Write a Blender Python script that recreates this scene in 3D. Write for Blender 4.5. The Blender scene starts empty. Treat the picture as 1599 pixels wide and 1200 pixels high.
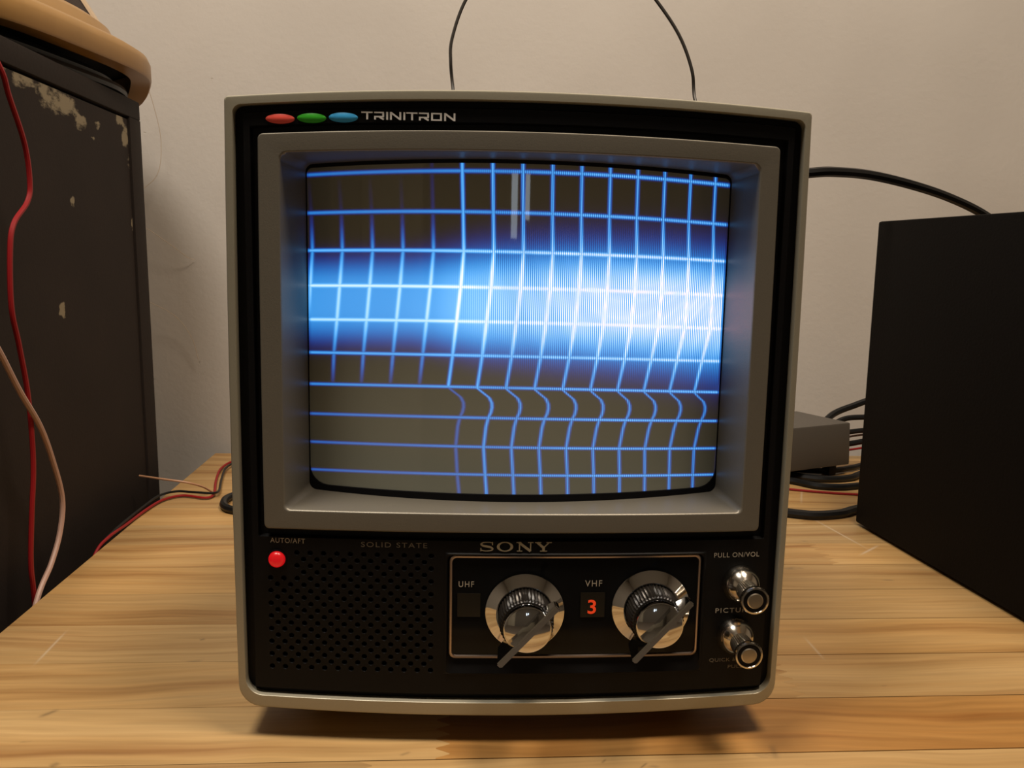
import bpy, bmesh, math, random
import numpy as np
from mathutils import Matrix, Vector

# ------------------------------------------------------------------ camera, world, lights, exposure
scene = bpy.context.scene
COL = scene.collection
HC, PHI, TH, RHO = 0.2578, 0.0706, 0.1424, 0.0199      # camera height above bench, yaw right, pitch down, roll
fwd = Vector((math.sin(PHI)*math.cos(TH), math.cos(PHI)*math.cos(TH), -math.sin(TH)))
rgt = Vector((math.cos(PHI), -math.sin(PHI), 0.0))
upv = rgt.cross(fwd)
r2 = rgt*math.cos(RHO) + upv*math.sin(RHO)
u2 = -rgt*math.sin(RHO) + upv*math.cos(RHO)
cam_data = bpy.data.cameras.new('camera')
cam = bpy.data.objects.new('camera', cam_data); COL.objects.link(cam)
cam.matrix_world = Matrix(((r2.x, u2.x, -fwd.x, 0), (r2.y, u2.y, -fwd.y, 0), (r2.z, u2.z, -fwd.z, HC), (0, 0, 0, 1)))
cam_data.sensor_width = 36.0
cam_data.lens = 36.0*1380.0/1599.0
cam_data.clip_start = 0.01
scene.camera = cam

world = bpy.data.worlds.new('world'); scene.world = world; world.use_nodes = True
world.node_tree.nodes['Background'].inputs[0].default_value = (0.5, 0.6, 0.8, 1)
world.node_tree.nodes['Background'].inputs[1].default_value = 0.05

def area(name, loc, target, size, power, color, shape='DISK'):
    l = bpy.data.lights.new(name, 'AREA'); l.shape = shape; l.size = size; l.energy = power; l.color = color
    o = bpy.data.objects.new(name, l); COL.objects.link(o); o.location = loc
    d = Vector(target) - Vector(loc); o.rotation_euler = d.to_track_quat('-Z', 'Y').to_euler()
    return o
LAMPS = [((-0.45, 0.22, 1.69), 20.8, (1.0, 0.90, 0.79)), ((0.42, 0.20, 1.69), 20.8, (1.0, 0.83, 0.66))]
for loc, p, colr in LAMPS:
    area('lamp_light', loc, (loc[0], loc[1], 0), 0.44, p, colr)

vs = scene.view_settings
vs.view_transform = 'Standard'; vs.look = 'None'; vs.gamma = 1.0; vs.use_curve_mapping = False
vs.exposure = 0.0

# ------------------------------------------------------------------ helpers
def obj_from(name, verts, faces, mat=None, parent=None, smooth=False, loc=None):
    me = bpy.data.meshes.new(name); me.from_pydata([tuple(v) for v in verts], [], [tuple(f) for f in faces])
    me.validate(); me.update()
    if mat: me.materials.append(mat)
    o = bpy.data.objects.new(name, me); COL.objects.link(o)
    if parent: o.parent = parent
    if loc is not None: o.location = loc
    bm = bmesh.new(); bm.from_mesh(me); bmesh.ops.recalc_face_normals(bm, faces=bm.faces); bm.to_mesh(me); bm.free()
    if smooth: shade(o)
    return o
def shade(o, ang=35):
    me = o.data
    me.polygons.foreach_set('use_smooth', [True]*len(me.polygons))
    bm = bmesh.new(); bm.from_mesh(me); a = math.radians(ang)
    for e in bm.edges:
        e.smooth = not (len(e.link_faces) == 2 and e.calc_face_angle(0) > a)
    bm.to_mesh(me); bm.free()
def tag(o, label=None, cat=None, group=None, kind=None):
    if label: o['label'] = label
    if cat: o['category'] = cat
    if group: o['group'] = group
    if kind: o['kind'] = kind
    return o
def empty(name, loc=(0, 0, 0), rz=0.0):
    o = bpy.data.objects.new(name, None); COL.objects.link(o); o.location = loc; o.rotation_euler = (0, 0, rz)
    o.empty_display_size = 0.02
    return o
def box(name, lo, hi, mat, parent=None, bevel=0.0, seg=2, loc=None):
    me = bpy.data.meshes.new(name); bm = bmesh.new(); bmesh.ops.create_cube(bm, size=1)
    for v in bm.verts:
        v.co = Vector([lo[i] + (v.co[i]+0.5)*(hi[i]-lo[i]) for i in range(3)])
    if bevel: bmesh.ops.bevel(bm, geom=bm.edges[:], offset=bevel, segments=seg, affect='EDGES', profile=0.6)
    bm.to_mesh(me); bm.free()
    if mat: me.materials.append(mat)
    o = bpy.data.objects.new(name, me); COL.objects.link(o)
    if parent: o.parent = parent
    if loc is not None: o.location = loc
    if bevel: shade(o, 50)
    return o
def spline(pts, n=10):
    P = [Vector(p) for p in pts]
    P = [P[0]*2-P[1]] + P + [P[-1]*2-P[-2]]
    out = []
    for i in range(1, len(P)-2):
        a, b, c, d = P[i-1:i+3]
        for k in range(n):
            t = k/n
            out.append(0.5*((2*b)+(c-a)*t+(2*a-5*b+4*c-d)*t*t+(3*b-a-3*c+d)*t**3))
    out.append(P[-2]); return out
def tube(name, pts, r, mat, parent=None, n=10, seg=8, closed=False):
    path = spline(pts, n)
    V, F = [], []
    t0 = (path[1]-path[0]).normalized()
    ref = Vector((0, 0, 1)) if abs(t0.z) < 0.9 else Vector((1, 0, 0))
    nrm = (ref - t0*ref.dot(t0)).normalized()
    for i, p in enumerate(path):
        t = (path[min(i+1, len(path)-1)] - path[max(i-1, 0)]).normalized()
        nrm = (nrm - t*nrm.dot(t)).normalized(); b = t.cross(nrm)
        for k in range(seg):
            a = 2*math.pi*k/seg; V.append(p + (nrm*math.cos(a)+b*math.sin(a))*r)
    for i in range(len(path)-1):
        for k in range(seg):
            k2 = (k+1) % seg
            F.append((i*seg+k, i*seg+k2, (i+1)*seg+k2, (i+1)*seg+k))
    F.append(tuple(range(seg))); F.append(tuple((len(path)-1)*seg+k for k in range(seg)))
    return obj_from(name, V, F, mat, parent, smooth=True)
def loft(name, loops, mat, parent=None, cap0=False, cap1=False, smooth=True, ang=35):
    n = len(loops[0]); V = [p for L in loops for p in L]; F = []
    for i in range(len(loops)-1):
        for k in range(n):
            k2 = (k+1) % n
            F.append((i*n+k, i*n+k2, (i+1)*n+k2, (i+1)*n+k))
    if cap0: F.append(tuple(range(n)))
    if cap1: F.append(tuple((len(loops)-1)*n+k for k in range(n)))
    o = obj_from(name, V, F, mat, parent)
    if smooth: shade(o, ang)
    return o
def weighted(o):
    m = o.modifiers.new('weighted_normal', 'WEIGHTED_NORMAL'); m.keep_sharp = True; m.weight = 100
    return o
def lathe(name, prof, mat, parent, loc, seg=48, rib=None, cap=True, ang=30):
    """profile of (radius, forward) spun about the axis that points out of the set front (-y)"""
    loops = []
    for j, (r, fy) in enumerate(prof):
        L = []
        for k in range(seg):
            a = 2*math.pi*k/seg; rr = r
            if rib and rib[0] <= j <= rib[1] and k % 2: rr = r - rib[2]
            L.append((rr*math.cos(a), -fy, rr*math.sin(a)))
        loops.append(L)
    o = loft(name, loops, mat, parent, cap0=cap, cap1=cap, ang=ang)
    o.location = loc
    return o

# ------------------------------------------------------------------ materials
def new_mat(name):
    m = bpy.data.materials.new(name); m.use_nodes = True
    return m, m.node_tree.nodes, m.node_tree.links, m.node_tree.nodes['Principled BSDF']
def plain(name, col, rough=0.5, metal=0.0, bump=0.0, bscale=300.0, var=0.0, coat=0.0, spec=0.5, emit=None, estr=0.0):
    m, N, L, b = new_mat(name)
    b.inputs['Base Color'].default_value = (*col, 1); b.inputs['Roughness'].default_value = rough
    b.inputs['Metallic'].default_value = metal; b.inputs['Coat Weight'].default_value = coat
    b.inputs['Specular IOR Level'].default_value = spec
    if emit:
        b.inputs['Emission Color'].default_value = (*emit, 1); b.inputs['Emission Strength'].default_value = estr
    tc = N.new('ShaderNodeTexCoord')
    nz = N.new('ShaderNodeTexNoise'); nz.inputs['Scale'].default_value = bscale; nz.inputs['Detail'].default_value = 3
    L.new(tc.outputs['Object'], nz.inputs['Vector'])
    if bump:
        bp = N.new('ShaderNodeBump'); bp.inputs['Strength'].default_value = bump; bp.inputs['Distance'].default_value = 0.0005
        L.new(nz.outputs['Fac'], bp.inputs['Height']); L.new(bp.outputs['Normal'], b.inputs['Normal'])
    if var:
        mx = N.new('ShaderNodeMix'); mx.data_type = 'RGBA'; mx.blend_type = 'MULTIPLY'; mx.inputs['Factor'].default_value = 1
        rp = N.new('ShaderNodeMapRange'); rp.inputs['To Min'].default_value = 1-var; rp.inputs['To Max'].default_value = 1+var
        L.new(nz.outputs['Fac'], rp.inputs['Value'])
        mx.inputs['A'].default_value = (*col, 1); L.new(rp.outputs['Result'], mx.inputs['B'])
        L.new(mx.outputs['Result'], b.inputs['Base Color'])
    return m
M = {}
M['frame'] = plain('champagne_paint', (0.36, 0.335, 0.255), 0.42, 0.35, 0.05, 900, 0.05)
M['bezel'] = plain('bronze_metallic', (0.205, 0.188, 0.150), 0.42, 0.45, 0.10, 1400, 0.06, spec=0.3)
M['black'] = plain('black_plastic', (0.0045, 0.0043, 0.0045), 0.45, 0, 0.10, 1200, 0.1, spec=0.16)
M['shell'] = plain('dark_shell', (0.03, 0.03, 0.03), 0.5, 0, 0.2, 800)
M['gloss'] = plain('gloss_black', (0.006, 0.006, 0.006), 0.08, 0, 0.0, spec=0.14)
M['gasket'] = plain('black_rubber', (0.004, 0.004, 0.005), 0.5, spec=0.15)
M['chrome'] = plain('chrome', (0.58, 0.57, 0.55), 0.07, 1.0)
M['chrome2'] = plain('satin_chrome', (0.60, 0.56, 0.49), 0.16, 1.0, 0.03, 600)
M['brass'] = plain('pale_brass', (0.52, 0.46, 0.36), 0.3, 1.0, 0.05, 900)
M['trim'] = plain('trim_metal', (0.55, 0.44, 0.37), 0.32, 1.0)
M['hub'] = plain('hub_black', (0.012, 0.010, 0.008), 0.32, spec=0.3)
M['print'] = plain('print_cream', (0.42, 0.38, 0.31), 0.6)
M['print_dim'] = plain('print_dim', (0.15, 0.13, 0.10), 0.6)
M['raised'] = plain('raised_silver', (0.90, 0.89, 0.86), 0.3, 0.0)
M['gold'] = plain('pale_gold', (0.50, 0.43, 0.29), 0.35, 0.5)
M['red_badge'] = plain('red_enamel', (0.90, 0.105, 0.075), 0.35)
M['green_badge'] = plain('green_enamel', (0.035, 0.42, 0.018), 0.35)
M['blue_badge'] = plain('blue_enamel', (0.045, 0.40, 0.80), 0.35)
M['lamp_red'] = plain('lamp_red', (0.25, 0.006, 0.006), 0.3, emit=(1.0, 0.008, 0.014), estr=0.42)
M['digit'] = plain('digit_red', (0.5, 0.04, 0.01), 0.5, emit=(1.0, 0.06, 0.01), estr=0.42)
M['window'] = plain('channel_window', (0.012, 0.010, 0.006), 0.2)
M['wire_red'] = plain('wire_red', (0.27, 0.010, 0.012), 0.45, spec=0.3)
M['wire_pink'] = plain('wire_pink', (0.52, 0.33, 0.26), 0.45)
M['wire_brown'] = plain('wire_brown', (0.45, 0.24, 0.13), 0.45)
M['wire_black'] = plain('wire_black', (0.007, 0.007, 0.007), 0.40, spec=0.3)
M['wire_thin'] = plain('wire_thin', (0.52, 0.42, 0.30), 0.5)
M['ant'] = plain('antenna_metal', (0.035, 0.03, 0.024), 0.5, 0.0)
M['boxblack'] = plain('black_vinyl', (0.0050, 0.0042, 0.0038), 0.7, 0, 0.3, 400, 0.15, spec=0.08)
M['adapter'] = plain('grey_plastic', (0.085, 0.075, 0.062), 0.5, 0, 0.25, 900, 0.05)
M['tan'] = plain('tan_wood', (0.31, 0.165, 0.040), 0.35, 0, 0.05, 40, 0.12)
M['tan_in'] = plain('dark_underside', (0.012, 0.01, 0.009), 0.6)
M['post'] = plain('dark_brown_wood', (0.045, 0.032, 0.025), 0.5, 0, 0.2, 120, 0.3)
M['pale'] = plain('pale_edge', (0.55, 0.42, 0.28), 0.5)
M['cabframe'] = plain('dark_cabinet', (0.022, 0.0165, 0.014), 0.7, 0, 0.3, 250, 0.15, spec=0.15)
M['floor'] = plain('floor_vinyl', (0.22, 0.18, 0.14), 0.6, 0, 0.1, 30, 0.1)
M['ceiling'] = plain('ceiling_paint', (0.72, 0.69, 0.62), 0.9, 0, 0.1, 60)
M['roomwall'] = plain('side_wall_paint', (0.46, 0.41, 0.34), 0.9, 0, 0.1, 60)
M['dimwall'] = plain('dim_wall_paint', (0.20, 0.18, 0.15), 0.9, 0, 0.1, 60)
M['doorpaint'] = plain('door_paint', (0.62, 0.58, 0.46), 0.6)
M['pane'] = plain('daylight_pane', (0.6, 0.7, 0.8), 0.2, emit=(0.75, 0.88, 1.0), estr=4.0)
M['legwood'] = plain('bench_leg', (0.35, 0.22, 0.10), 0.6, 0, 0.1, 60, 0.1)
M['lampcase'] = plain('lamp_case', (0.6, 0.58, 0.52), 0.5)

def wall_mat():
    m, N, L, b = new_mat('painted_plaster')
    tc = N.new('ShaderNodeTexCoord')
    n1 = N.new('ShaderNodeTexNoise'); n1.inputs['Scale'].default_value = 3.5; n1.inputs['Detail'].default_value = 5
    L.new(tc.outputs['Object'], n1.inputs['Vector'])
    cr = N.new('ShaderNodeValToRGB')
    cr.color_ramp.elements[0].position = 0.35; cr.color_ramp.elements[0].color = (0.515, 0.482, 0.435, 1)
    cr.color_ramp.elements[1].position = 0.65; cr.color_ramp.elements[1].color = (0.575, 0.542, 0.492, 1)
    L.new(n1.outputs['Fac'], cr.inputs['Fac'])
    # small chips and scuffs
    n2 = N.new('ShaderNodeTexNoise'); n2.inputs['Scale'].default_value = 38; n2.inputs['Detail'].default_value = 4
    L.new(tc.outputs['Object'], n2.inputs['Vector'])
    c2 = N.new('ShaderNodeValToRGB'); c2.color_ramp.elements[0].position = 0.735; c2.color_ramp.elements[1].position = 0.76
    L.new(n2.outputs['Fac'], c2.inputs['Fac'])
    mx = N.new('ShaderNodeMix'); mx.data_type = 'RGBA'; mx.inputs['B'].default_value = (0.44, 0.40, 0.34, 1)
    L.new(c2.outputs['Color'], mx.inputs['Factor']); L.new(cr.outputs['Color'], mx.inputs['A'])
    L.new(mx.outputs['Result'], b.inputs['Base Color'])
    n3 = N.new('ShaderNodeTexNoise'); n3.inputs['Scale'].default_value = 160; n3.inputs['Detail'].default_value = 3
    L.new(tc.outputs['Object'], n3.inputs['Vector'])
    ad = N.new('ShaderNodeMath'); ad.operation = 'MULTIPLY_ADD'; ad.inputs[1].default_value = -2.0
    L.new(c2.outputs['Color'], ad.inputs[0]); L.new(n3.outputs['Fac'], ad.inputs[2])
    bp = N.new('ShaderNodeBump'); bp.inputs['Strength'].default_value = 0.12; bp.inputs['Distance'].default_value = 0.002
    L.new(ad.outputs[0], bp.inputs['Height']); L.new(bp.outputs['Normal'], b.inputs['Normal'])
    b.inputs['Roughness'].default_value = 0.75
    return m
M['wall'] = wall_mat()

PALE, DARK = (0.62, 0.54, 0.42), (0.11, 0.075, 0.04)
STROKES = [
    (-0.2574, 0.5432, -0.2586, 0.5861, 0.0008, PALE, 0.4),
    (0.3706, 0.8457, 0.3819, 0.7597, 0.001, PALE, 0.45),
    (0.3698, 0.7403, 0.3958, 0.7632, 0.0012, PALE, 0.5),
    (0.2476, 0.5658, 0.2472, 0.5362, 0.0009, PALE, 0.35),
    (0.4044, 0.9630, 0.3822, 0.9095, 0.001, PALE, 0.4),
    (-0.2255, 0.4758, -0.2190, 0.4833, 0.0016, DARK, 0.55),
    (-0.1985, 0.4263, -0.1955, 0.4296, 0.002, DARK, 0.5),
    (-0.1654, 0.5738, -0.1626, 0.5757, 0.0012, DARK, 0.6),
    (0.1748, 0.4329, 0.1727, 0.4206, 0.0018, DARK, 0.35),
    (0.0992, 0.4145, 0.1035, 0.4189, 0.0006, DARK, 0.6),
    (0.0802, 0.4198, 0.0828, 0.4232, 0.0006, DARK, 0.5),
    (-0.0240, 0.4305, -0.0191, 0.4334, 0.001, DARK, 0.4),
]
def wood_mat():
    m, N, L, b = new_mat('oiled_bench_wood')
    tc = N.new('ShaderNodeTexCoord'); oi = N.new('ShaderNodeObjectInfo')
    mp = N.new('ShaderNodeMapping'); mp.inputs['Scale'].default_value = (1.1, 24, 24)
    off = N.new('ShaderNodeVectorMath'); off.operation = 'MULTIPLY_ADD'
    cmb = N.new('ShaderNodeCombineXYZ')
    for i in range(3): L.new(oi.outputs['Random'], cmb.inputs[i])
    off.inputs[1].default_value = (17, 31, 7)
    L.new(cmb.outputs[0], off.inputs[0]); L.new(tc.outputs['Object'], off.inputs[2])
    # gentle waviness of the grain
    nw = N.new('ShaderNodeTexNoise'); nw.inputs['Scale'].default_value = 5; nw.inputs['Detail'].default_value = 2
    L.new(off.outputs[0], nw.inputs['Vector'])
    wv = N.new('ShaderNodeVectorMath'); wv.operation = 'MULTIPLY_ADD'; wv.inputs[1].default_value = (0.0, 0.035, 0.0)
    L.new(nw.outputs['Color'], wv.inputs[0]); L.new(off.outputs[0], wv.inputs[2])
    L.new(wv.outputs[0], mp.inputs['Vector'])
    n1 = N.new('ShaderNodeTexNoise'); n1.inputs['Scale'].default_value = 2.2; n1.inputs['Detail'].default_value = 6; n1.inputs['Roughness'].default_value = 0.55
    L.new(mp.outputs[0], n1.inputs['Vector'])
    mp2 = N.new('ShaderNodeMapping'); mp2.inputs['Scale'].default_value = (6, 150, 150); L.new(wv.outputs[0], mp2.inputs['Vector'])
    n2 = N.new('ShaderNodeTexNoise'); n2.inputs['Scale'].default_value = 2.0; n2.inputs['Detail'].default_value = 3
    L.new(mp2.outputs[0], n2.inputs['Vector'])
    cr = N.new('ShaderNodeValToRGB'); e = cr.color_ramp.elements
    e[0].position = 0.30; e[0].color = (0.29, 0.148, 0.050, 1); e[1].position = 0.68; e[1].color = (0.50, 0.325, 0.140, 1)
    md = e.new(0.47); md.color = (0.425, 0.258, 0.100, 1)
    L.new(n1.outputs['Fac'], cr.inputs['Fac'])
    r2_ = N.new('ShaderNodeMapRange'); r2_.inputs['From Min'].default_value = 0.3; r2_.inputs['From Max'].default_value = 0.7
    r2_.inputs['To Min'].default_value = 0.86; r2_.inputs['To Max'].default_value = 1.08
    L.new(n2.outputs['Fac'], r2_.inputs['Value'])
    m1 = N.new('ShaderNodeMix'); m1.data_type = 'RGBA'; m1.blend_type = 'MULTIPLY'; m1.inputs['Factor'].default_value = 1
    L.new(cr.outputs['Color'], m1.inputs['A']); L.new(r2_.outputs['Result'], m1.inputs['B'])
    m2 = N.new('ShaderNodeMix'); m2.data_type = 'RGBA'; m2.blend_type = 'MULTIPLY'; m2.inputs['Factor'].default_value = 1
    L.new(m1.outputs['Result'], m2.inputs['A']); L.new(oi.outputs['Color'], m2.inputs['B'])
    # worn dark smudges
    mp3 = N.new('ShaderNodeMapping'); mp3.inputs['Scale'].default_value = (16, 34, 16); L.new(off.outputs[0], mp3.inputs['Vector'])
    n3 = N.new('ShaderNodeTexNoise'); n3.inputs['Scale'].default_value = 1.6; n3.inputs['Detail'].default_value = 4; L.new(mp3.outputs[0], n3.inputs['Vector'])
    c3 = N.new('ShaderNodeValToRGB'); c3.color_ramp.elements[0].position = 0.70; c3.color_ramp.elements[1].position = 0.78
    c3.color_ramp.elements[1].color = (0.6, 0.6, 0.6, 1)
    L.new(n3.outputs['Fac'], c3.inputs['Fac'])
    m3 = N.new('ShaderNodeMix'); m3.data_type = 'RGBA'; m3.inputs['B'].default_value = (0.16, 0.11, 0.06, 1)
    L.new(c3.outputs['Color'], m3.inputs['Factor']); L.new(m2.outputs['Result'], m3.inputs['A'])
    # individual scratches and smudges, each a short stroke on the bench top
    sep = N.new('ShaderNodeSeparateXYZ'); L.new(tc.outputs['Object'], sep.inputs[0])
    def mt(op, a, bb=None, c=None):
        x = N.new('ShaderNodeMath'); x.operation = op
        for i, v in enumerate((a, bb, c)):
            if v is None: continue
            if isinstance(v, (int, float)): x.inputs[i].default_value = v
            else: L.new(v, x.inputs[i])
        return x.outputs[0]
    cur = m3.outputs['Result']
    for x0, y0, x1, y1, wd, colr, gain in STROKES:
        ln = math.hypot(x1-x0, y1-y0); ux, uy = (x1-x0)/ln, (y1-y0)/ln
        along = mt('ADD', mt('MULTIPLY', sep.outputs['X'], ux), mt('MULTIPLY_ADD', sep.outputs['Y'], uy, -(x0*ux+y0*uy)))
        side = mt('ADD', mt('MULTIPLY', sep.outputs['X'], -uy), mt('MULTIPLY_ADD', sep.outputs['Y'], ux, x0*uy-y0*ux))
        e1 = mt('POWER', mt('ABSOLUTE', mt('MULTIPLY_ADD', along, 2/ln, -1.0)), 4.0)
        e2 = mt('POWER', mt('ABSOLUTE', mt('MULTIPLY', side, 1/wd)), 2.0)
        g = mt('MULTIPLY', mt('EXPONENT', mt('MULTIPLY', mt('ADD', e1, e2), -1.0)), gain)
        mm = N.new('ShaderNodeMix'); mm.data_type = 'RGBA'; mm.inputs['B'].default_value = (*colr, 1)
        L.new(g, mm.inputs['Factor']); L.new(cur, mm.inputs['A']); cur = mm.outputs['Result']
    L.new(cur, b.inputs['Base Color'])
    bp = N.new('ShaderNodeBump'); bp.inputs['Strength'].default_value = 0.12; bp.inputs['Distance'].default_value = 0.0006
    L.new(n2.outputs['Fac'], bp.inputs['Height']); L.new(bp.outputs['Normal'], b.inputs['Normal'])
    b.inputs['Roughness'].default_value = 0.42; b.inputs['Specular IOR Level'].default_value = 0.35
    return m
M['wood'] = wood_mat()

def worn_mat():
    m, N, L, b = new_mat('scuffed_dark_paint')
    at = N.new('ShaderNodeAttribute'); at.attribute_name = 'wear'
    tc = N.new('ShaderNodeTexCoord')
    nz = N.new('ShaderNodeTexNoise'); nz.inputs['Scale'].default_value = 60; nz.inputs['Detail'].default_value = 6; nz.inputs['Roughness'].default_value = 0.65
    mpw = N.new('ShaderNodeMapping'); mpw.inputs['Scale'].default_value = (1, 0.55, 1.3)
    L.new(tc.outputs['Object'], mpw.inputs['Vector']); L.new(mpw.outputs[0], nz.inputs['Vector'])
    ad = N.new('ShaderNodeMath'); ad.operation = 'ADD'; L.new(at.outputs['Fac'], ad.inputs[0]); L.new(nz.outputs['Fac'], ad.inputs[1])
    rp = N.new('ShaderNodeMapRange'); rp.inputs['From Min'].default_value = 0.86; rp.inputs['From Max'].default_value = 0.97
    L.new(ad.outputs[0], rp.inputs['Value'])
    n2 = N.new('ShaderNodeTexNoise'); n2.inputs['Scale'].default_value = 14; n2.inputs['Detail'].default_value = 4; L.new(tc.outputs['Object'], n2.inputs['Vector'])
    cr = N.new('ShaderNodeValToRGB')
    cr.color_ramp.elements[0].color = (0.019, 0.0145, 0.0125, 1); cr.color_ramp.elements[1].color = (0.030, 0.022, 0.0185, 1)
    L.new(n2.outputs['Fac'], cr.inputs['Fac'])
    mx = N.new('ShaderNodeMix'); mx.data_type = 'RGBA'; mx.inputs['B'].default_value = (0.27, 0.23, 0.155, 1)
    L.new(rp.outputs['Result'], mx.inputs['Factor']); L.new(cr.outputs['Color'], mx.inputs['A'])
    L.new(mx.outputs['Result'], b.inputs['Base Color'])
    n3 = N.new('ShaderNodeTexNoise'); n3.inputs['Scale'].default_value = 500; L.new(tc.outputs['Object'], n3.inputs['Vector'])
    bp = N.new('ShaderNodeBump'); bp.inputs['Strength'].default_value = 0.2; bp.inputs['Distance'].default_value = 0.0005
    L.new(n3.outputs['Fac'], bp.inputs['Height']); L.new(bp.outputs['Normal'], b.inputs['Normal'])
    b.inputs['Roughness'].default_value = 0.7; b.inputs['Specular IOR Level'].default_value = 0.15
    return m
M['worn'] = worn_mat()

def screen_mat():
    m, N, L, b = new_mat('glowing_picture_tube')
    def attr(n):
        a = N.new('ShaderNodeAttribute'); a.attribute_name = n; return a.outputs['Fac']
    def mth(op, a, bb=None, c=None):
        x = N.new('ShaderNodeMath'); x.operation = op
        for i, v in enumerate((a, bb, c)):
            if v is None: continue
            if isinstance(v, (int, float)): x.inputs[i].default_value = v
            else: L.new(v, x.inputs[i])
        return x.outputs[0]
    def line(phase, pitch, width):
        d = mth('MULTIPLY', mth('ABSOLUTE', mth('SUBTRACT', phase, mth('ROUND', phase))), pitch/width)
        return mth('EXPONENT', mth('MULTIPLY', mth('POWER', d, 2.4), -1.0))
    gv = line(attr('column_phase'), 15.0, 1.0)
    gh = line(attr('row_phase'), 18.0, 0.92)
    lum = mth('ADD', attr('glow'), mth('MAXIMUM', mth('MULTIPLY', gh, attr('row_gain')), mth('MULTIPLY', gv, attr('column_gain'))))
    tc = N.new('ShaderNodeTexCoord'); sp = N.new('ShaderNodeSeparateXYZ'); L.new(tc.outputs['Object'], sp.inputs[0])
    st = mth('MULTIPLY_ADD', mth('SINE', mth('MULTIPLY', sp.outputs['X'], 2*math.pi/0.00105)), 0.5, 0.5)
    lum = mth('MULTIPLY', lum, mth('SUBTRACT', 1.0, mth('MULTIPLY', st, attr('stripe'))))
    lum = mth('MAXIMUM', lum, 0.0)
    cc = N.new('ShaderNodeCombineColor')
    L.new(mth('MULTIPLY', mth('POWER', lum, 5.5), 0.52), cc.inputs[0])
    L.new(mth('MULTIPLY', mth('POWER', lum, 2.0), 0.84), cc.inputs[1])
    L.new(mth('MULTIPLY', mth('POWER', lum, 1.15), 1.45), cc.inputs[2])
    L.new(cc.outputs[0], b.inputs['Emission Color']); b.inputs['Emission Strength'].default_value = 1.0
    b.inputs['Base Color'].default_value = (0.290, 0.300, 0.245, 1)
    b.inputs['Roughness'].default_value = 0.55; b.inputs['Specular IOR Level'].default_value = 0.0
    b.inputs['Coat Weight'].default_value = 1.0; b.inputs['Coat Roughness'].default_value = 0.025; b.inputs['Coat IOR'].default_value = 1.52
    return m
M['screen'] = screen_mat()

# ------------------------------------------------------------------ the room
ZF, ZC = -0.75, 1.75
YB, YF, XL, XR = 1.16, -2.5, -1.9, 2.2
def struct(name, lo, hi, mat):
    o = box(name, lo, hi, mat); tag(o, kind='structure'); return o
tag(struct('wall_back', (XL-.1, YB, ZF), (XR+.1, YB+.1, ZC), M['wall']), 'off-white painted wall behind the workbench', 'wall')
tag(struct('floor', (XL-.1, YF-.1, ZF-.05), (XR+.1, YB+.1, ZF), M['floor']), 'brown vinyl floor below the workbench', 'floor')
tag(struct('ceiling', (XL-.1, YF-.1, ZC), (XR+.1, YB+.1, ZC+.05), M['ceiling']), 'pale ceiling above the workbench', 'ceiling')
tag(struct('wall_left', (XL-.1, YF, ZF), (XL, YB, ZC), M['roomwall']), 'painted side wall beyond the dark cabinet', 'wall')
tag(struct('wall_right', (XR, YF, ZF), (XR+.1, YB, ZC), M['roomwall']), 'painted side wall beyond the black loudspeaker', 'wall')
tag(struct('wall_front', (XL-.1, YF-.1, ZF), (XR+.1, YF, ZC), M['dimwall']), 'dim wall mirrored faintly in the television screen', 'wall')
d1 = empty('door_1', (-1.45, YF, ZF)); tag(d1, 'pale painted door mirrored in the left of the screen', 'door', kind='structure')
box('door_leaf', (-0.42, 0.0, 0.0), (0.42, 0.035, 2.02), M['doorpaint'], d1, 0.003)
box('door_handle', (0.33, 0.035, 0.98), (0.36, 0.08, 1.08), M['chrome2'], d1, 0.004)
w1 = empty('window_1', (0.13, YF, ZF+1.08)); tag(w1, 'narrow daylit window mirrored in the top of the screen', 'window', kind='structure')
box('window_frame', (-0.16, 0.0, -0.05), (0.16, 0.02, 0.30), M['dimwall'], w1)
box('pane', (-0.11, 0.02, 0.0), (-0.04, 0.024, 0.24), M['pane'], w1)
box('pane', (0.05, 0.02, 0.07), (0.10, 0.024, 0.24), M['pane'], w1)
for i, (loc, p, colr) in enumerate(LAMPS):
    t = empty('ceiling_lamp', (loc[0], loc[1], ZC))
    tag(t, ['ceiling lamp above the left half of the workbench', 'ceiling lamp above the right half of the workbench'][i], 'lamp', 'ceiling lamps')
    loops = []
    for r, z in ((0.05, 0), (0.24, -0.005), (0.25, -0.05), (0.235, -0.055), (0.228, -0.03)):
        loops.append([(r*math.cos(2*math.pi*k/32), r*math.sin(2*math.pi*k/32), z) for k in range(32)])
    loft('lamp_shade', loops, M['lampcase'], t, cap0=True, cap1=True)

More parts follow.
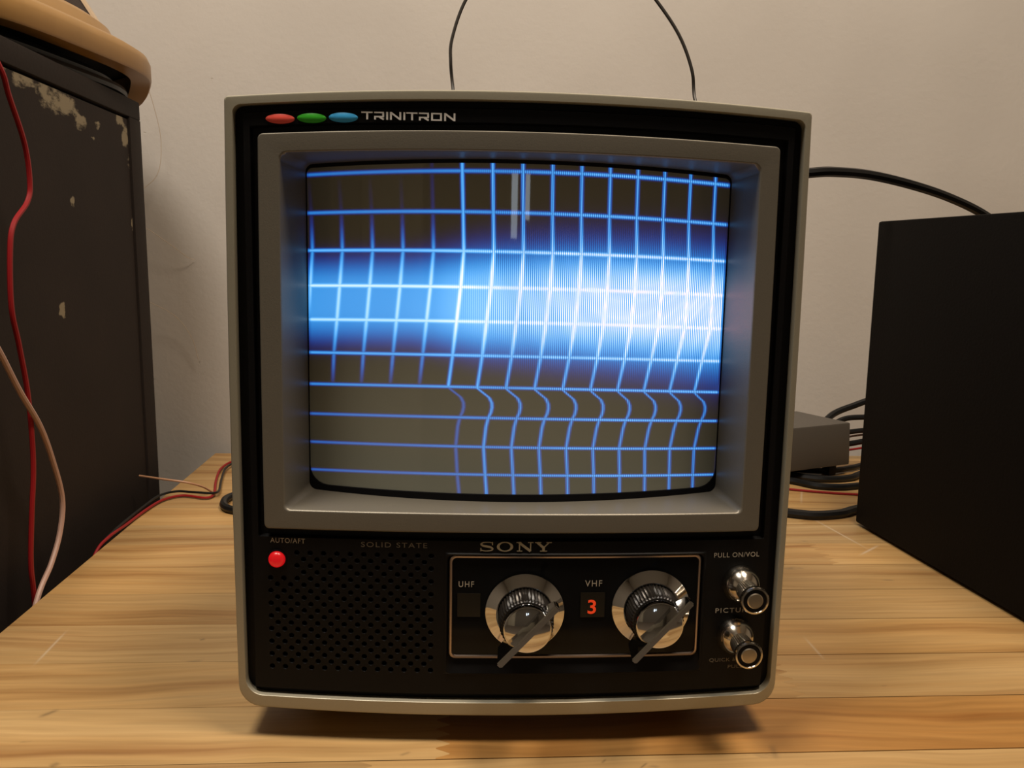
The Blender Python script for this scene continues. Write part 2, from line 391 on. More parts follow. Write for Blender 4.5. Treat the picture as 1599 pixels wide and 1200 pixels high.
# ------------------------------------------------------------------ workbench of finger-jointed planks
rnd = random.Random(7)
bench = empty('workbench', (0, 0, 0))
tag(bench, 'butcher-block workbench of golden finger-jointed planks carrying the television', 'workbench')
BX0, BX1, BY0, BY1, PITCH = -0.301, 1.12, 0.30, 1.139, 0.0577
bounds = []
y = 0.426
while y > BY0: y -= PITCH
y += PITCH
bounds = [BY0] + [y + PITCH*i for i in range(40) if y + PITCH*i < BY1-0.01] + [BY1]
NF, FD, GAP = 6, 0.0036, 0.000012
def zigzag(x, y0, y1):
    pts = []
    h = (y1-y0)/NF
    for k in range(NF):
        a = y0 + h*k
        pts += [(x-FD, a+h*0.04), (x-FD, a+h*0.14), (x+FD, a+h*0.48), (x+FD, a+h*0.58)]
    pts.append((x-FD, y1-h*0.04))
    return pts
for i in range(len(bounds)-1):
    y0, y1 = bounds[i]+GAP, bounds[i+1]-GAP
    joints = []
    near = abs(bounds[i]-0.426) < 0.002
    x = -0.002 if near else BX0 + rnd.uniform(0.18, 0.62)
    if near: joints = [-0.002, 0.47]
    else:
        while x < BX1-0.12:
            joints.append(x); x += rnd.uniform(0.34, 0.62)
    edges = [None] + joints + [None]
    for j in range(len(edges)-1):
        left = [(BX0, y0), (BX0, y1)] if edges[j] is None else [(px+GAP, py) for px, py in zigzag(edges[j], y0, y1)]
        right = [(BX1, y0), (BX1, y1)] if edges[j+1] is None else [(px-GAP, py) for px, py in zigzag(edges[j+1], y0, y1)]
        poly = right + left[::-1]
        top = rnd.uniform(-0.00006, 0.0)
        n = len(poly)
        V = [(p[0], p[1], top) for p in poly] + [(p[0], p[1], -0.038) for p in poly]
        F = [tuple(range(n)), tuple(range(2*n-1, n-1, -1))] + [(k, n+k, n+(k+1) % n, (k+1) % n) for k in range(n)]
        o = obj_from('plank', V, F, M['wood'], bench)
        v = rnd.uniform(0.88, 1.07); w = rnd.uniform(-0.05, 0.05)
        c = (v*(1+0.2*w), v*(1-0.6*w), v*(1-2*w))
        if near and j == 1: c = (0.86, 0.70, 0.50)
        if near and j == 0: c = (1.04, 1.06, 1.08)
        o.color = (c[0], c[1], c[2], 1)
for lx in (BX0+0.04, BX1-0.11):
    for ly in (BY0+0.04, BY1-0.11):
        box('leg', (lx, ly, ZF), (lx+0.07, ly+0.07, -0.038), M['legwood'], bench, 0.004)
box('apron', (BX0+0.06, BY0+0.05, -0.12), (BX1-0.06, BY0+0.075, -0.038), M['legwood'], bench, 0.002)
box('apron', (BX0+0.06, BY1-0.09, -0.12), (BX1-0.06, BY1-0.065, -0.038), M['legwood'], bench, 0.002)

# ------------------------------------------------------------------ television
TX, TY, PSI, ZB = 0.0342, 0.4476, -0.02435, 0.018
tv = empty('television', (TX, TY, 0), PSI)
tag(tv, 'silver and black portable television showing a glowing blue grid', 'television')
BUL = 0.008
def bul(x): return -BUL*(1-(x/0.145)**2)
def P3(x, dy, z): return (x, bul(x)+dy, z+ZB)
def rrect(x0, x1, z0, z1, rt, rb, ns=26, nc=6):
    """closed outline, anticlockwise from lower left; rt, rb = radii of top and bottom corners"""
    pts = []
    def seg(a, b, n):
        for k in range(n): t = k/n; pts.append((a[0]+(b[0]-a[0])*t, a[1]+(b[1]-a[1])*t))
    def arc(cx, cz, r, a0):
        for k in range(nc): a = a0 + (math.pi/2)*k/nc; pts.append((cx+r*math.cos(a), cz+r*math.sin(a)))
    seg((x0+rb, z0), (x1-rb, z0), ns); arc(x1-rb, z0+rb, rb, -math.pi/2)
    seg((x1, z0+rb), (x1, z1-rt), ns); arc(x1-rt, z1-rt, rt, 0)
    seg((x1-rt, z1), (x0+rt, z1), ns); arc(x0+rt, z1-rt, rt, math.pi/2)
    seg((x0, z1-rt), (x0, z0+rb), ns); arc(x0+rb, z0+rb, rb, math.pi)
    return pts
def crown(pts, top=0.0048, bot=0.0026, side=0.0011, lo=0.0, hi=0.3145):
    out = []; mid = (lo+hi)/2; hh = (hi-lo)/2
    for x, z in pts:
        w = (z-mid)/hh; u = x/0.145
        k = 1-u*u
        dz = top*k*max(w, 0)**1.0 if w > 0 else -bot*k*min(max(-w-0.87, 0)/0.13, 1.1)
        dx = side*(1-w*w)*u
        out.append((x+dx, z+dz))
    return out
def ring(x0, x1, z0, z1, rt, rb, dy, **kw):
    return [P3(x, dy, z) for x, z in crown(rrect(x0, x1, z0, z1, rt, rb, **kw))]

# silver outer frame
fo = (-0.1450, 0.1450, 0.0, 0.3145)
def off(r, d): return (r[0]+d, r[1]-d, r[2]+d, r[3]-d)
pan = (-0.1405, 0.1412, 0.0072, 0.3098)
loops = [ring(*fo, 0.002, 0.0115, 0.050), ring(*fo, 0.002, 0.0115, 0.0014), ring(*off(fo, 0.0006), 0.0018, 0.011, 0.0002),
         ring(*off(fo, 0.0012), 0.0016, 0.011, 0.0), ring(*off(pan, -0.0004), 0.0042, 0.0088, 0.0),
         ring(*pan, 0.0040, 0.0085, 0.0006), ring(*pan, 0.0040, 0.0085, 0.0070), ring(*off(fo, 0.003), 0.002, 0.009, 0.0075),
         ring(*off(fo, 0.003), 0.002, 0.009, 0.050), ring(*fo, 0.002, 0.0115, 0.050)]
weighted(loft('cabinet_frame', loops, M['frame'], tv, ang=40))

# rear shell
def flat_ring(x0, x1, z0, z1, r, y): return [(x, y, z+ZB) for x, z in rrect(x0, x1, z0, z1, r, r)]
loft('cabinet_shell', [[(x*0.975, 0.046, 0.157+ZB+(z-0.157)*0.975) for x, z in crown(rrect(*fo, 0.008, 0.0115))],
      flat_ring(-0.137, 0.137, 0.006, 0.308, 0.012, 0.055), flat_ring(-0.136, 0.136, 0.006, 0.306, 0.014, 0.17),
      flat_ring(-0.105, 0.105, 0.03, 0.28, 0.02, 0.225), flat_ring(-0.06, 0.06, 0.09, 0.24, 0.02, 0.30),
      flat_ring(-0.055, 0.055, 0.095, 0.235, 0.018, 0.305)], M['shell'], tv, cap0=True, cap1=True)
for sx in (-0.105, 0.105):
    for sy in (0.075, 0.150):
        box('foot', (sx-0.012, sy-0.010, 0.0), (sx+0.012, sy+0.010, ZB+0.0075), M['gasket'], tv, 0.002)

# black front panel: a crowned grid with a step at the rim, a groove round the bezel and openings
BEZ = (-0.1285, 0.1290, 0.0985, 0.2960)
GRI = (-0.12875, -0.04125, 0.0205, 0.0870)
TUN = (-0.0360, 0.1025, 0.0205, 0.0872)
xs = sorted(set([-0.1435, -0.1370, -0.1362, -0.1330, -0.1322, 0.1330, 0.1338, 0.1370, 0.1378, 0.1440] + [GRI[0], GRI[1], TUN[0], TUN[1], -0.1200, 0.1205] +
                [round(-0.128+0.008*i, 4) for i in range(33)]))
zs = sorted(set([0.0040, 0.0095, 0.0103, GRI[2], GRI[3], TUN[3], 0.0935, 0.0943, 0.1075, 0.2890, 0.2992, 0.3000, 0.3062, 0.3070, 0.3125] +
                [0.04, 0.06, 0.08, 0.13, 0.16, 0.19, 0.22, 0.25, 0.27]))
def panel_dy(x, z):
    d = 0.0022
    if x < -0.1366 or x > 0.1374 or z > 0.3066 or z < 0.0099: d = 0.0050
    elif z > 0.0939 and z < 0.2996 and x > -0.1326 and x < 0.1334: d = 0.0050
    return d
V, F = [], []
idx = {}
cz = {}
for a, x in enumerate(xs):
    for b_, z in enumerate(zs):
        (cx_, cz_), = crown([(x, z)]); idx[a, b_] = len(V); V.append(P3(x, panel_dy(x, z), cz_))
def inside(xm, zm, r): return r[0] < xm < r[1] and r[2] < zm < r[3]
BH = (-0.1200, 0.1205, 0.1075, 0.2890)
for a in range(len(xs)-1):
    for b_ in range(len(zs)-1):
        xm, zm = (xs[a]+xs[a+1])/2, (zs[b_]+zs[b_+1])/2
        if inside(xm, zm, BH) or inside(xm, zm, GRI) or inside(xm, zm, TUN): continue
        F.append((idx[a, b_], idx[a+1, b_], idx[a+1, b_+1], idx[a, b_+1]))
o = obj_from('front_panel', V, F, M['black'], tv, smooth=True)

# bronze bezel with its flared recess
bz = (-0.1285, 0.1290, 0.0985, 0.2960)
bi = (-0.1178, 0.1190, 0.1087, 0.2868)
def bring(r, rt, rb, dy, top=None): return ring(*r, rt, rb, dy)
SY, SAG = 0.0288, 0.016
def scy(x): return SY - SAG*(1-(x/0.112)**2)
def bk(x0, x1, z0, z1, r, offy, top=0.0035, bot=0.0025, rt=None):
    out = []
    for x, z in rrect(x0, x1, z0, z1, r if rt is None else rt, r):
        w = (z-(z0+z1)/2)/((z1-z0)/2); k = 1-(x/0.112)**2
        z2 = z + (top*k*w if w > 0 else bot*k*w)
        out.append((x, scy(x)+offy, z2+ZB))
    return out
loops = [bring(bz, 0.0025, 0.0025, 0.0055), bring(bz, 0.0025, 0.0025, 0.0006), bring(off(bz, 0.0004), 0.0022, 0.0022, 0.0001), bring(off(bz, 0.001), 0.002, 0.002, 0.0),
         bring(off(bi, -0.0008), 0.004, 0.003, 0.0), bring(off(bi, -0.0002), 0.004, 0.003, 0.0003), bring(off(bi, 0.0004), 0.004, 0.003, 0.0012),
         bk(-0.1112, 0.1140, 0.1122, 0.2855, 0.004, -0.0016), bk(-0.1112, 0.1140, 0.1122, 0.2855, 0.004, 0.004)]
bezel = weighted(loft('bezel', loops, M['bezel'], tv, ang=32))
# rubber mask between the recess and the picture
loft('screen_mask', [bk(-0.1125, 0.1153, 0.1112, 0.2868, 0.004, -0.0012), bk(-0.1108, 0.1136, 0.1150, 0.2838, 0.010, -0.0009, 0.0035, 0.0015, 0.003),
                     bk(-0.1106, 0.1134, 0.1153, 0.2835, 0.010, 0.0006, 0.0035, 0.0015, 0.003)], M['gasket'], tv)

# picture tube: cylinder glass carrying the grid picture
ROWS = [(283.18, 0.0, -2.37), (262.52, -.55, -1.99), (242.54, -.57, -1.58), (224.02, -.56, -1.49), (206.14, -.62, -1.66),
        (188.23, -.74, -1.56), (171.48, -.80, -1.88), (155.13, -.72, -1.77), (139.36, -.71, -1.57), (124.25, -.51, -1.66)]
COLS = [(-0.6, 1.3, 15.35, -.084), (0, 1.59, 15.342, -.084), (1, 2.04, 15.24, -.079), (2, 2.715, 15.284, -.078), (3, 1.596, 15.44, -.066), (4, -.255, 15.525, -.046),
        (5, -2.42, 15.379, -.061), (6, -5.05, 15.153, -.049), (6.03, -5.0, 15.15, -.049), (6.16, -2.4, 15.08, -.045), (6.33, 1.2, 15.03, -.042), (6.5, 2.574, 14.981, -.040), (6.65, 2.75, 14.98, -.042), (6.82, 2.2, 14.98, -.045),
        (7, 0.84, 14.979, -.047), (7.3, -.35, 14.93, -.044), (8, -1.659, 14.771, -.034), (9, -.519, 14.80, -.06), (9.6, .13, 14.677, -.051), (10.2, .5, 14.65, -.05)]
NX, NZ = 150, 330
gx = np.linspace(-0.1155, 0.1185, NX+1); gz = np.linspace(0.1085, 0.2925, NZ+1)
XX, ZZ = np.meshgrid(gx, gz)
xm = XX.ravel()*1000; zm = ZZ.ravel()*1000
rowz = np.array([[a + b_*(xm/100) + c*(xm/100)**2 for a, b_, c in ROWS]])[0]       # 10 x n
rowz = np.vstack([rowz[0]*2-rowz[1], rowz, rowz[-1]*2-rowz[-2]])
rp = np.zeros_like(xm)
for i in range(len(rowz)-1):
    hi, lo = rowz[i], rowz[i+1]
    msk = (zm <= hi) & (zm > lo) if 0 < i < len(rowz)-2 else ((zm > lo) if i == 0 else (zm <= hi))
    rp[msk] = (i-1) + (hi-zm)[msk]/(hi-lo)[msk]
ck = np.array(COLS)
A_, B_, C_ = (np.interp(rp, ck[:, 0], ck[:, j]) for j in (1, 2, 3))
# invert x = A + B k + C k^2
kk = (xm-A_)/B_
for _ in range(6): kk = kk - (A_+B_*kk+C_*kk*kk-xm)/(B_+2*C_*kk)
kk = kk + 7
u = np.clip((xm+111)/225, 0, 1)           # 0 left, 1 right
def ss(a, b_, x): t = np.clip((x-a)/(b_-a), 0, 1); return t*t*(3-2*t)
amp = np.interp(u, [0, .2, .3, .36, .44, .55, .68, .8, .92, 1], [.62, .65, .70, .84, 1.04, 1.16, 1.27, 1.31, 1.30, 1.24])
cen = np.interp(u, [0, .3, .6, 1], [3.45, 3.42, 3.40, 3.45])
hup = np.interp(u, [0, .25, .4, .6, .8, 1], [1.12, 1.18, 1.42, 1.58, 1.62, 1.58])
hdn = np.interp(u, [0, .25, .4, .6, .8, 1], [1.18, 1.20, 1.48, 1.66, 1.80, 2.0])
dd = rp-cen; h = np.where(dd < 0, hup, hdn)
glow = amp*np.exp(-np.abs(dd/h)**np.interp(u, [0, .3, .6, 1], [3.8, 3.5, 3.2, 3.0]))
rt = np.clip(ss(.18, .75, u), 0, 1)
rowi = np.clip(np.round(rp), 0, 9).astype(int)
g0 = np.array([.46, .52, .74, .66, .60, .66, .55, .40, .36, .34])[rowi]
g1 = np.array([.88, .88, .95, .55, .55, .75, .88, .86, .84, .84])[rowi]
row_gain = (g0+(g1-g0)*rt)*(1-0.55*np.clip(glow, 0, 1))
row_gain[(rp < -0.4) | (rp > 9.4)] = 0
right = ss(3.8, 5.2, kk)
lowband = ss(5.9, 6.1, rp)
leftgain = np.interp(rp, [0, .8, 1.3, 2, 2.6, 4.6, 5.3, 5.9, 6.0], [.0, .03, .15, .55, .50, .45, .40, .12, 0])
rightgain = np.interp(rp, [-1, 0, 2, 3, 4, 5, 6, 6.1, 7, 9, 10], [.78, .80, .80, .62, .60, .66, .78, .66, .66, .62, .62])
col_gain = leftgain*(1-right) + rightgain*right
col_gain = col_gain*(1-0.45*np.clip(glow, 0, 1))
col_gain *= np.where(rp > 6, ss(4.4, 5.8, kk)*0.9+0.1*(kk > 4.6), 1)
col_gain *= np.where(kk > 14.5, .35, 1)*np.where(kk < -0.4, 0, 1)
stripe = ss(.30, .52, u)*0.50
# the raster stops short of the glass edge
edge = ss(-111.5, -110.3, xm)*(1-ss(113.2, 114.0, xm))
verts = np.stack([XX.ravel(), np.array([scy(x) for x in XX.ravel()]), ZZ.ravel()+ZB], 1)
faces = [(j*(NX+1)+i, j*(NX+1)+i+1, (j+1)*(NX+1)+i+1, (j+1)*(NX+1)+i) for j in range(NZ) for i in range(NX)]
me = bpy.data.meshes.new('screen'); me.from_pydata(verts.tolist(), [], faces); me.materials.append(M['screen'])
me.polygons.foreach_set('use_smooth', [True]*len(me.polygons))
for nm, arr in (('column_phase', kk), ('row_phase', rp), ('glow', glow*edge), ('row_gain', row_gain*edge), ('column_gain', col_gain*edge), ('stripe', stripe)):
    me.attributes.new(nm, 'FLOAT', 'POINT').data.foreach_set('value', arr.astype(np.float32))
me.update()
scr = bpy.data.objects.new('screen', me); COL.objects.link(scr); scr.parent = tv
scr['label'] = 'curved glass screen with glowing blue and white grid'

# speaker grille: staggered round holes with real depth
CP = 0.0035; NCX, NCZ = 25, 19; HR = 0.00142; HD = 0.0030; HS = 10
V, F = [], []
PD = 0.0022
def gp(x, z, d=0.0): return P3(x, PD+d, z)
gx0, gz1 = GRI[0], GRI[3]
gz0 = GRI[2]; cpz = (gz1-gz0)/NCZ
for j in range(NCZ):
    for i in range(NCX):
        x0, z1 = gx0+i*CP, gz1-j*cpz; cx_, cz_ = x0+CP/2, z1-cpz/2
        sq = [(x0, z1-cpz), (x0+CP, z1-cpz), (x0+CP, z1), (x0, z1)]
        b0 = len(V)
        hole = (i+j) % 2 == 0 and not (j < 4 and i < 4)
        V += [gp(*p) for p in sq]
        if not hole: F.append((b0, b0+1, b0+2, b0+3)); continue
        n = 12
        for dep, rr in ((0, HR*1.04), (0.0006, HR*0.86), (HD, HR*0.84)):
            V += [gp(cx_+rr*math.cos(2*math.pi*k/n-3*math.pi/4), cz_+rr*math.sin(2*math.pi*k/n-3*math.pi/4), dep) for k in range(n)]
        c0 = b0+4
        for s in range(4):
            a = c0+3*s
            ring_pts = [c0+(3*s+t) % n for t in range(4)]
            F.append((b0+s, b0+(s+1) % 4, ring_pts[3], ring_pts[2], ring_pts[1], ring_pts[0]))
        for L_ in range(2):
            for k in range(n):
                k2 = (k+1) % n
                F.append((c0+L_*n+k, c0+L_*n+k2, c0+(L_+1)*n+k2, c0+(L_+1)*n+k))
        F.append(tuple(c0+2*n+k for k in range(n)))
grille = obj_from('speaker_grille', V, F, M['black'], tv)

def on(x, z, fwd_=0.0): return P3(x, PD-fwd_, z)
# red indicator lamp
lathe('indicator_lamp', [(0.0044, -0.001), (0.0044, 0.0004), (0.0041, 0.0016), (0.0033, 0.0026), (0.0020, 0.0032), (0.0008, 0.0034)], M['lamp_red'], tv, on(-0.1234, 0.0816), 32)['label'] = 'glowing red indicator lamp'
lathe('lamp_collar', [(0.0052, -0.0005), (0.0052, 0.0008), (0.0045, 0.0008), (0.0045, -0.0005)], M['gasket'], tv, on(-0.1234, 0.0816), 32, cap=False)

# tuner well, plate and metal trim
def tring(x0, x1, z0, z1, r, dy): return [P3(x, PD+dy, z) for x, z in rrect(x0, x1, z0, z1, r, r)]
tr = (-0.0332, 0.0998, 0.0293, 0.0856)
loft('tuner_surround', [tring(*TUN, 0.0004, 0.0), tring(*off(TUN, 0.0006), 0.002, -0.0006), tring(*off(TUN, 0.0012), 0.003, -0.0004), tring(*off(tr, -0.0004), 0.0036, 0.0022)], M['black'], tv, ang=25)
plate = loft('tuner_plate', [tring(*off(tr, 0.0006), 0.003, 0.0012), tring(*off(tr, 0.0007), 0.003, 0.0011)], M['gloss'], tv)
# fill of the plate, gridded to follow the curved front
V, F = [], []
nx_ = 40
for i in range(nx_+1):
    x = tr[0]+0.0003+(tr[1]-tr[0]-0.0006)*i/nx_
    V += [P3(x, PD+0.0012, tr[2]+0.0003), P3(x, PD+0.0012, tr[3]-0.0003)]
F = [(2*i, 2*i+2, 2*i+3, 2*i+1) for i in range(nx_)]
bpy.data.objects.remove(plate)
plate = obj_from('tuner_plate', V, F, M['gloss'], tv, smooth=True)
loft('trim', [tring(*off(tr, -0.0004), 0.0036, 0.0024), tring(*off(tr, -0.0002), 0.0036, 0.0004), tring(*off(tr, 0.0003), 0.0034, 0.0), tring(*off(tr, 0.0011), 0.0026, 0.0001), tring(*off(tr, 0.0014), 0.0024, 0.0013)], M['trim'], plate)

def knob(cx, cz, ang):
    t = empty('channel_knob', P3(cx, PD+0.0012, cz)); t.parent = tv
    lathe('knob_skirt', [(0.0195, 0.0), (0.0206, 0.0008), (0.0207, 0.0034), (0.0203, 0.0036), (0.0152, 0.0070), (0.0147, 0.0070), (0.0146, 0.004)], M['chrome'], t, (0, 0, 0), 72)
    lathe('knob_hub', [(0.0143, 0.003), (0.0143, 0.0055), (0.0139, 0.0195), (0.0135, 0.0208), (0.0126, 0.0214), (0.0118, 0.0214)], M['hub'], t, (0, 0, 0), 96, rib=(1, 3, 0.0007))
    lathe('knob_cap', [(0.0120, 0.0205), (0.0122, 0.0250), (0.0120, 0.0262), (0.0112, 0.0268), (0.0015, 0.0272)], M['chrome'], t, (0, 0, 0), 64, ang=40)
    # fin grip across the cap
    L2, th = 0.0212, 0.00165
    prof = [(-L2, 0.0345), (L2*0.98, 0.0345), (L2*0.98, 0.0275), (0.0135, 0.0225), (-0.0125, 0.0140), (-L2*0.93, 0.0175)]
    n = len(prof)
    ca, sa = math.cos(ang), math.sin(ang)
    V = []
    for s in (-1, 1):
        for a, fy in prof:
            V.append((a*ca - s*th*sa, -fy, a*sa + s*th*ca))
    F = [tuple(range(n)), tuple(range(2*n-1, n-1, -1))] + [(k, (k+1) % n, n+(k+1) % n, n+k) for k in range(n)]
    me = bpy.data.meshes.new('knob_fin'); me.from_pydata(V, [], F); bm = bmesh.new(); bm.from_mesh(me)
    bmesh.ops.recalc_face_normals(bm, faces=bm.faces)
    bmesh.ops.bevel(bm, geom=bm.edges[:], offset=0.0006, segments=2, affect='EDGES'); bm.to_mesh(me); bm.free()
    me.materials.append(M['chrome'])
    o = bpy.data.objects.new('knob_fin', me); COL.objects.link(o); o.parent = t; shade(o, 30)
    return t
knob(0.0062, 0.0560, math.radians(47))
knob(0.0731, 0.0575, math.radians(48))
def pull(cx, cz):
    t = empty('pull_knob', on(cx, cz)); t.parent = tv
    lathe('knob_flare', [(0.0098, -0.001), (0.0103, 0.0004), (0.0103, 0.0018), (0.0099, 0.0034), (0.0090, 0.0060), (0.0078, 0.0080), (0.0064, 0.0094), (0.0054, 0.0104)], M['chrome2'], t, (0, 0, 0), 48)
    lathe('knob_stem', [(0.0054, 0.0098), (0.0055, 0.0120), (0.0060, 0.0190), (0.0069, 0.0232)], M['brass'], t, (0, 0, 0), 72, rib=(1, 3, 0.00035))
    lathe('knob_rim', [(0.0067, 0.0225), (0.0074, 0.0236), (0.0074, 0.0252), (0.0070, 0.0260), (0.0062, 0.0262), (0.0058, 0.0256)], M['chrome2'], t, (0, 0, 0), 72, rib=(1, 2, 0.0002))
    lathe('knob_inlay', [(0.0059, 0.0250), (0.0058, 0.0258), (0.0041, 0.0258), (0.0041, 0.0252)], M['gasket'], t, (0, 0, 0), 48)
    lathe('knob_button', [(0.0041, 0.0248), (0.0041, 0.0260), (0.0036, 0.0264), (0.0010, 0.0265)], M['brass'], t, (0, 0, 0), 40)
pull(0.1220, 0.0695); pull(0.1205, 0.0402)

# ------------------------------------------------------------------ lettering
def bend(o, x0, x1, z0, z1, fwd_, thick):
    me = o.data; xs_ = [v.co.x for v in me.vertices]; ys_ = [v.co.y for v in me.vertices]
    ax, bx_, ay, by_ = min(xs_), max(xs_), min(ys_), max(ys_)
    for v in me.vertices:
        x = x0+(v.co.x-ax)/(bx_-ax)*(x1-x0); z = z0+(v.co.y-ay)/(by_-ay)*(z1-z0)
        v.co = Vector(P3(x, PD-fwd_-(thick if v.co.z > 0 else 0.0), z))
    me.update()
def text(name, s, x0, x1, z0, z1, mat, fwd_=0.0, thick=0.00012, parent=None, spacing=1.1, bold=0.0):
    cu = bpy.data.curves.new(name, 'FONT'); cu.body = s; cu.size = 1.0; cu.extrude = 0.01; cu.space_character = spacing; cu.resolution_u = 4; cu.offset = bold
    tmp = bpy.data.objects.new(name, cu); COL.objects.link(tmp)
    bpy.context.view_layer.update()
    me = bpy.data.meshes.new_from_object(tmp.evaluated_get(bpy.context.evaluated_depsgraph_get()))
    bpy.data.objects.remove(tmp); me.name = name
    me.materials.clear(); me.materials.append(mat)
    o = bpy.data.objects.new(name, me); COL.objects.link(o); o.parent = parent or tv
    bend(o, x0, x1, z0, z1, fwd_, thick)
    return o
def strokes(name, polys, x0, x1, z0, z1, mat, fwd_=0.0, thick=0.0005, parent=None):
    """flat polygons (2-D) extruded into raised letters"""
    V, F = [], []
    for p in polys:
        n = len(p); b0 = len(V)
        V += [(a, b_, 1.0) for a, b_ in p] + [(a, b_, -1.0) for a, b_ in p]
        F += [tuple(b0+k for k in range(n)), tuple(b0+n+k for k in reversed(range(n)))] + [(b0+k, b0+n+k, b0+n+(k+1) % n, b0+(k+1) % n) for k in range(n)]
    o = obj_from(name, V, F, mat, parent or tv)
    bend(o, x0, x1, z0, z1, fwd_, thick)
    return o
def bar(a, b_, w):
    a, b_ = Vector(a), Vector(b_); d = (b_-a).normalized(); n = Vector((-d.y, d.x))*w/2
    return [tuple(a-n), tuple(b_-n), tuple(b_+n), tuple(a+n)]
def techno(word):
    polys = []; x = 0.0; w = 0.17; h = 1.0
    for ch in word:
        if ch == 'T': polys += [bar((x-0.1, h-w/2), (x+1.15, h-w/2), w), bar((x+0.55, 0), (x+0.55, h-w), w*1.2)]; x += 1.32
        if ch == 'I': polys += [bar((x+0.1, 0), (x+0.1, h), w*1.2)]; x += 0.42
        if ch == 'R': polys += [bar((x+0.1, 0), (x+0.1, h*0.42), w*1.2), bar((x, h-w/2), (x+1.1, h-w/2), w), bar((x+1.02, h-w), (x+1.02, 0.42), w*1.2), bar((x, 0.38), (x+1.1, 0.38), w), bar((x+0.6, 0.32), (x+1.08, 0.02), w*1.2)]; x += 1.36
        if ch == 'O': polys += [bar((x, h-w/2), (x+1.2, h-w/2), w), bar((x, w/2), (x+1.2, w/2), w), bar((x+0.1, w), (x+0.1, h-w), w*1.2), bar((x+1.1, w), (x+1.1, h-w), w*1.2)]; x += 1.46
        if ch == 'N': polys += [bar((x+0.1, 0), (x+0.1, h), w*1.2), bar((x+0.12, h-0.08), (x+1.12, 0.08), w*1.25), bar((x+1.15, 0), (x+1.15, h), w*1.2)]; x += 1.50
    return polys
strokes('tube_lettering', techno('TRINITRON'), -0.0782, -0.0328, 0.3043, 0.3082, M['raised'], 0.0, 0.0007)['label'] = 'raised silver capital lettering TRINITRON'
def serif_word():
    polys = []; S_ = 0.12
    # S : swept ribbon with swelling spine plus end serifs
    cl = [(1.16, 0.86), (0.98, 0.95), (0.66, 0.965), (0.32, 0.93), (0.12, 0.78), (0.24, 0.62), (0.62, 0.52), (1.0, 0.42), (1.17, 0.26), (1.04, 0.10), (0.70, 0.035), (0.34, 0.05), (0.10, 0.14)]
    wd = [.07, .07, .075, .10, .16, .19, .22, .19, .16, .10, .075, .07, .07]
    pts = spline([(p[0], p[1], 0) for p in cl], 5); ws = np.interp(np.linspace(0, 12, len(pts)), range(13), wd)
    for i in range(len(pts)-1):
        d0 = (pts[min(i+1, len(pts)-1)]-pts[max(i-1, 0)]).normalized(); d1_ = (pts[min(i+2, len(pts)-1)]-pts[i]).normalized()
        n0 = Vector((-d0.y, d0.x, 0))*ws[i]/2; n1 = Vector((-d1_.y, d1_.x, 0))*ws[i+1]/2
        polys.append([tuple((pts[i]-n0)[:2]), tuple((pts[i+1]-n1)[:2]), tuple((pts[i+1]+n1)[:2]), tuple((pts[i]+n0)[:2])])
    polys += [bar((1.15, 0.66), (1.15, 0.99), 0.09), bar((0.09, 0.01), (0.09, 0.34), 0.09)]
    # O
    ox = 1.55; n = 36
    for k in range(n):
        a, b_ = 2*math.pi*k/n, 2*math.pi*(k+1)/n
        polys.append([(ox+0.75+0.75*math.cos(a), .5+.52*math.sin(a)), (ox+0.75+0.75*math.cos(b_), .5+.52*math.sin(b_)),
                      (ox+0.75+0.50*math.cos(b_), .5+.43*math.sin(b_)), (ox+0.75+0.50*math.cos(a), .5+.43*math.sin(a))])
    # N
    nx0 = 3.35
    polys += [bar((nx0+0.28, 0.02), (nx0+0.28, 0.98), 0.11), bar((nx0+1.30, 0.02), (nx0+1.30, 0.98), 0.11), bar((nx0+0.24, 0.95), (nx0+1.30, 0.03), 0.24),
              bar((nx0, 0.96), (nx0+0.45, 0.96), 0.08), bar((nx0+0.05, 0.04), (nx0+0.55, 0.04), 0.08), bar((nx0+1.05, 0.96), (nx0+1.55, 0.96), 0.08)]
    # Y
    yx = 5.05
    polys += [bar((yx+0.22, 0.96), (yx+0.78, 0.42), 0.24), bar((yx+1.30, 0.96), (yx+0.82, 0.42), 0.11), bar((yx+0.80, 0.04), (yx+0.80, 0.5), 0.24),
              bar((yx, 0.96), (yx+0.58, 0.96), 0.08), bar((yx+1.05, 0.96), (yx+1.55, 0.96), 0.08), bar((yx+0.48, 0.04), (yx+1.12, 0.04), 0.08)]
    return polys
strokes('maker_lettering', serif_word(), -0.0176, 0.0196, 0.0880, 0.0936, M['gold'], 0.0002, 0.0003)['label'] = 'pale gold serif lettering SONY'
text('print_lettering', 'AUTO/AFT', -0.1268, -0.1086, 0.0904, 0.0930, M['print'])
text('print_lettering', 'SOLID STATE', -0.0794, -0.0451, 0.0895, 0.0922, M['print_dim'], spacing=1.2)
text('print_lettering', 'UHF', -0.0286, -0.0206, 0.0682, 0.0713, M['print'], -0.0011, parent=plate, spacing=1.2)
text('print_lettering', 'VHF', 0.0380, 0.0470, 0.0686, 0.0719, M['print'], -0.0011, parent=plate, spacing=1.2)
text('print_lettering', 'PULL ON/VOL', 0.1068, 0.1318, 0.0838, 0.0864, M['print'], spacing=1.1)
text('print_lettering', 'PICTURE', 0.1092, 0.1292, 0.0528, 0.0554, M['print'], spacing=1.2)
text('print_lettering', 'QUICK &', 0.1072, 0.1222, 0.0247, 0.0270, M['print_dim'], spacing=1.1)
text('print_lettering', 'PULL', 0.1178, 0.1262, 0.0210, 0.0229, M['print_dim'], spacing=1.1)
